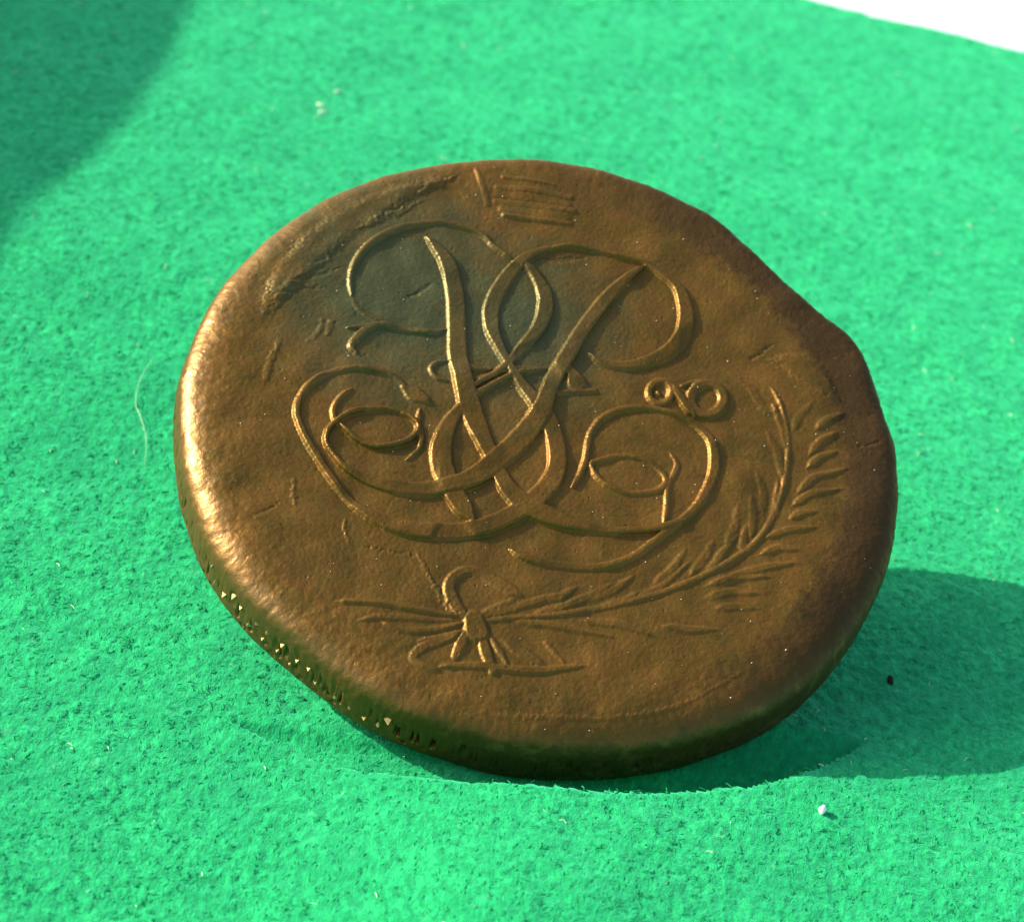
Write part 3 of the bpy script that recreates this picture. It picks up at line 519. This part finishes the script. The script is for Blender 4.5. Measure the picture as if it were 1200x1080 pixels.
# --- face: square grid mapped onto the coin's outline
N = 700; INS0 = .9
g = np.linspace(-1, 1, N + 1); A, B = np.meshgrid(g, g, indexing='ij')
with np.errstate(divide='ignore', invalid='ignore'):
    big = np.abs(A) > np.abs(B)
    rho = np.where(big, np.abs(A), np.abs(B))
    ph = np.where(big, np.where(A > 0, 0, np.pi) + (np.pi / 4) * (B / A), np.where(B > 0, np.pi / 2, 3 * np.pi / 2) - (np.pi / 4) * (A / B))
ph = np.nan_to_num(ph)
Rf = rim(ph) - INS0
X = rho * Rf * np.cos(ph); Y = rho * Rf * np.sin(ph)
def top_z(x, y, phi, ins):
    w_ = round_w(phi)
    fade = sstep(.2, 2.2, ins)
    rimz = 1 - sstep(w_ * .5, w_ * 1.25 + .6, ins)
    return -drop(ins, w_) + raster(Hr, x, y) * fade + raster(rough_n, x, y) + .007 * rimz * raster(hammer, x, y)
ins = rim(ph) - np.hypot(X, Y)
Z = top_z(X, Y, ph, ins)
Vt = np.stack([X, Y, Z], -1).reshape(-1, 3)
ii = np.arange((N + 1) ** 2).reshape(N + 1, N + 1)
Ft = np.stack([ii[:-1, :-1], ii[1:, :-1], ii[1:, 1:], ii[:-1, 1:]], -1).reshape(-1, 4)
# --- edge rings
bd = np.r_[ii[:, 0], ii[-1, 1:], ii[-2::-1, -1], ii[0, -2:0:-1]]           # counter-clockwise boundary
pb = np.arctan2(Y.ravel()[bd], X.ravel()[bd]); Rb = rim(pb); wb = round_w(pb)
arc = np.unwrap(pb) * 21.
rows = []
def edge_prof():
    for t in np.linspace(0, 1, 17)[1:]:                                    # upper quarter, by angle
        yield 'u', t
    for t in np.linspace(0, 1, 36)[1:]:
        yield 'l', t
lat_n = band_noise(512, .1, .8, 6., -1.)
for kind, t in edge_prof():
    if kind == 'u':
        a0 = np.arccos(np.clip((wb - INS0) / wb, 0, 1) ** (PE / 2)); a = a0 * (1 - t)       # superellipse angle
        x_ = np.cos(a) ** (2 / PE); z_ = np.sin(a) ** (2 / PE)
        inset = wb * (1 - x_); z = -(TH / 2) * (1 - z_)
    else:
        a = np.full_like(wb, t * np.pi / 2); x_ = np.cos(a) ** (2 / 5.); z_ = np.sin(a) ** (2 / 5.)
        inset = 1.2 * (1 - x_); z = -TH / 2 - (TH / 2) * z_
    # punched net on the edge: small wedge-shaped hollows in slanting rows
    vv = -z - TH / 2
    u1 = (arc + vv * .75) / 1.15; u2 = (arc - vv * .75) / 1.15
    c1 = np.abs((u1 % 1) - .5) * 2; c2 = np.abs((u2 % 1) - .5) * 2
    cell = np.minimum(c1, c2)
    rnd = np.random.default_rng(3).random(997)[((np.floor(u1) * 31 + np.floor(u2) * 17) % 997).astype(int)]
    pit = sstep(.35, .6, cell) * sstep(.35, .75, rnd) * sstep(1.15, .6, np.abs(vv - .65)) * np.clip(.55 + .5 * sample(lat_n, arc, vv + 9, .1), 0, 1.2) * (.12 + .88 * np.clip(np.cos(pb - math.radians(248)) * 2.0 - .6, 0, 1))
    inset = inset + .30 * pit + .012 * sample(lat_n, arc * 2, vv * 2 + 3, .1)
    rr = Rb - inset; x = rr * np.cos(pb); y = rr * np.sin(pb)
    kf = np.clip((-z) / (TH / 2), 0, 1)
    z = z + (raster(rough_n, x, y) + .007 * raster(hammer, x, y) * np.clip(1 - kf, 0, 1)) * (1 if kind == 'u' else .4)
    if kind == 'u': inset2 = np.clip(1 - t * 1.0, 0, 1)
    rows.append(np.stack([x, y, z], -1))
nbd = len(bd); base = len(Vt); Ve = np.vstack(rows)
ring = np.vstack([bd[None], base + np.arange(len(Ve)).reshape(-1, nbd)])
Fe = np.stack([ring[:-1], ring[1:], np.roll(ring[1:], -1, 1), np.roll(ring[:-1], -1, 1)], -1).reshape(-1, 4)
# underside: two rings inwards and a centre point, as quads
low = rows[-1]; und = []
for f in (.8, .4, .02): p_ = low.copy(); p_[:, :2] *= f; und.append(p_)
b2 = base + len(Ve); Vu = np.vstack(und); r2 = np.vstack([ring[-1:], b2 + np.arange(len(Vu)).reshape(-1, nbd)])
Fu = np.stack([r2[:-1], r2[1:], np.roll(r2[1:], -1, 1), np.roll(r2[:-1], -1, 1)], -1).reshape(-1, 4)
VA = np.vstack([Vt, Ve, Vu]); FA = np.vstack([Ft, Fe, Fu])
# shared vertex normals, so the parts join without seams
e1 = VA[FA[:, 2]] - VA[FA[:, 0]]; e2 = VA[FA[:, 3]] - VA[FA[:, 1]]; fn = np.cross(e1, e2)
NV = np.zeros_like(VA)
for k in range(4):
    for c in range(3): NV[:, c] += np.bincount(FA[:, k], fn[:, c], len(VA))
NV /= np.maximum(np.linalg.norm(NV, axis=1, keepdims=True), 1e-12)
if NV[ii[N // 2, N // 2], 2] < 0: FA = FA[:, ::-1]; NV = -NV
cen = VA[Ft].mean(1)
lab = Lab[np.clip(((cen[:, 0] + HALF) / ST).astype(int), 0, NR - 1), np.clip(((cen[:, 1] + HALF) / ST).astype(int), 0, NR - 1)]
rho_c = np.hypot(cen[:, 0], cen[:, 1]); phc = np.arctan2(cen[:, 1], cen[:, 0])
RIMID = 30000
lab = np.where((rim(phc) - rho_c < round_w(phc) * .55) , RIMID, lab)
labA = np.r_[lab, np.full(len(Fe) + len(Fu), RIMID)]
def sub(name, pid, parent):
    f = FA[labA == pid]
    if len(f) == 0: return None
    u, inv = np.unique(f, return_inverse=True)
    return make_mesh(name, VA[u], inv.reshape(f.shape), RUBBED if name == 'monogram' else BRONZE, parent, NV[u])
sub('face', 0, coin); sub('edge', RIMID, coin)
# small brass-coloured studs added as glints on the edge, two staggered rows along the lower left
GLINT = plain('glint_brass', (.36, .25, .10), .36, .2, 1500); GLINT.node_tree.nodes['Principled BSDF'].inputs['Metallic'].default_value = .75
mr = random.Random(11)
ang = 222.
k_ = 0
glint_me = None
while ang < 262:
    for row in (0, 1):
        if mr.random() < .22: continue
        a_ = math.radians(ang + row * 1.7 + mr.uniform(-.5, .5)); zc = -2.15 - .85 * row + mr.uniform(-.15, .15)
        if glint_me is None:
            mv = np.array([(-.36, -.20, -.08), (.34, -.16, -.08), (.06, .34, -.08), (.10, -.10, .26)])
            mo_ = make_mesh('edge_glint', mv, np.array([(0, 1, 3), (1, 2, 3), (2, 0, 3), (0, 2, 1)]), GLINT, coin)
            mo_.data.polygons.foreach_set('use_smooth', np.zeros(4, bool)); glint_me = mo_.data
        else:
            mo_ = bpy.data.objects.new('edge_glint', glint_me); C.objects.link(mo_); mo_.parent = coin
        ro = float(rim(np.array([a_]))[0]); s_ = mr.uniform(.55, 1.0)
        n_ = Vector((math.cos(a_), math.sin(a_), 0)); u_ = Vector((-math.sin(a_), math.cos(a_), 0)); w_ = Vector((0, 0, 1))
        m4 = Matrix((( u_.x, w_.x, n_.x), (u_.y, w_.y, n_.y), (u_.z, w_.z, n_.z))).to_4x4() @ Matrix.Rotation(mr.uniform(-.4, .4), 4, 'Z') @ Matrix.Scale(s_, 4)
        mo_.matrix_local = Matrix.Translation((n_ * (ro - .03) + Vector((0, 0, zc))) * MM) @ m4
    ang += 2.9
branch = None
for pid in range(1, len(names)):
    if names[pid] != 'leaf':
        o = sub(names[pid], pid, coin)
        if names[pid] == 'palm_branch': branch = o
for pid in range(1, len(names)):
    if names[pid] == 'leaf': sub('leaf', pid, branch)
# pale grains added as sparkle on the metal: nobody could count them
nd = 170
da, dr = rng.uniform(0, 2 * np.pi, nd), 20.3 * np.sqrt(rng.random(nd))
dxs, dys = dr * np.cos(da), dr * np.sin(da)
dzs = top_z(dxs, dys, da % (2 * np.pi), rim(da) - dr)
ds = rng.uniform(.018, .045, nd)
oc = np.array([(1, 0, 0), (0, 1, 0), (-1, 0, 0), (0, -1, 0), (0, 0, 1.2), (0, 0, -.6)])
DV = (np.stack([dxs, dys, dzs + ds * .4], -1)[:, None] + oc[None] * ds[:, None, None] * rng.uniform(.6, 1.4, (nd, 1, 3))).reshape(-1, 3)
of = np.array([(0, 1, 4), (1, 2, 4), (2, 3, 4), (3, 0, 4), (1, 0, 5), (2, 1, 5), (3, 2, 5), (0, 3, 5)])
tag(make_mesh('sparkle', DV, (np.arange(nd)[:, None, None] * 6 + of[None]).reshape(-1, 3), plain('pale_sparkle', (.55, .5, .42), .8, .2, 3000), coin), kind='stuff')
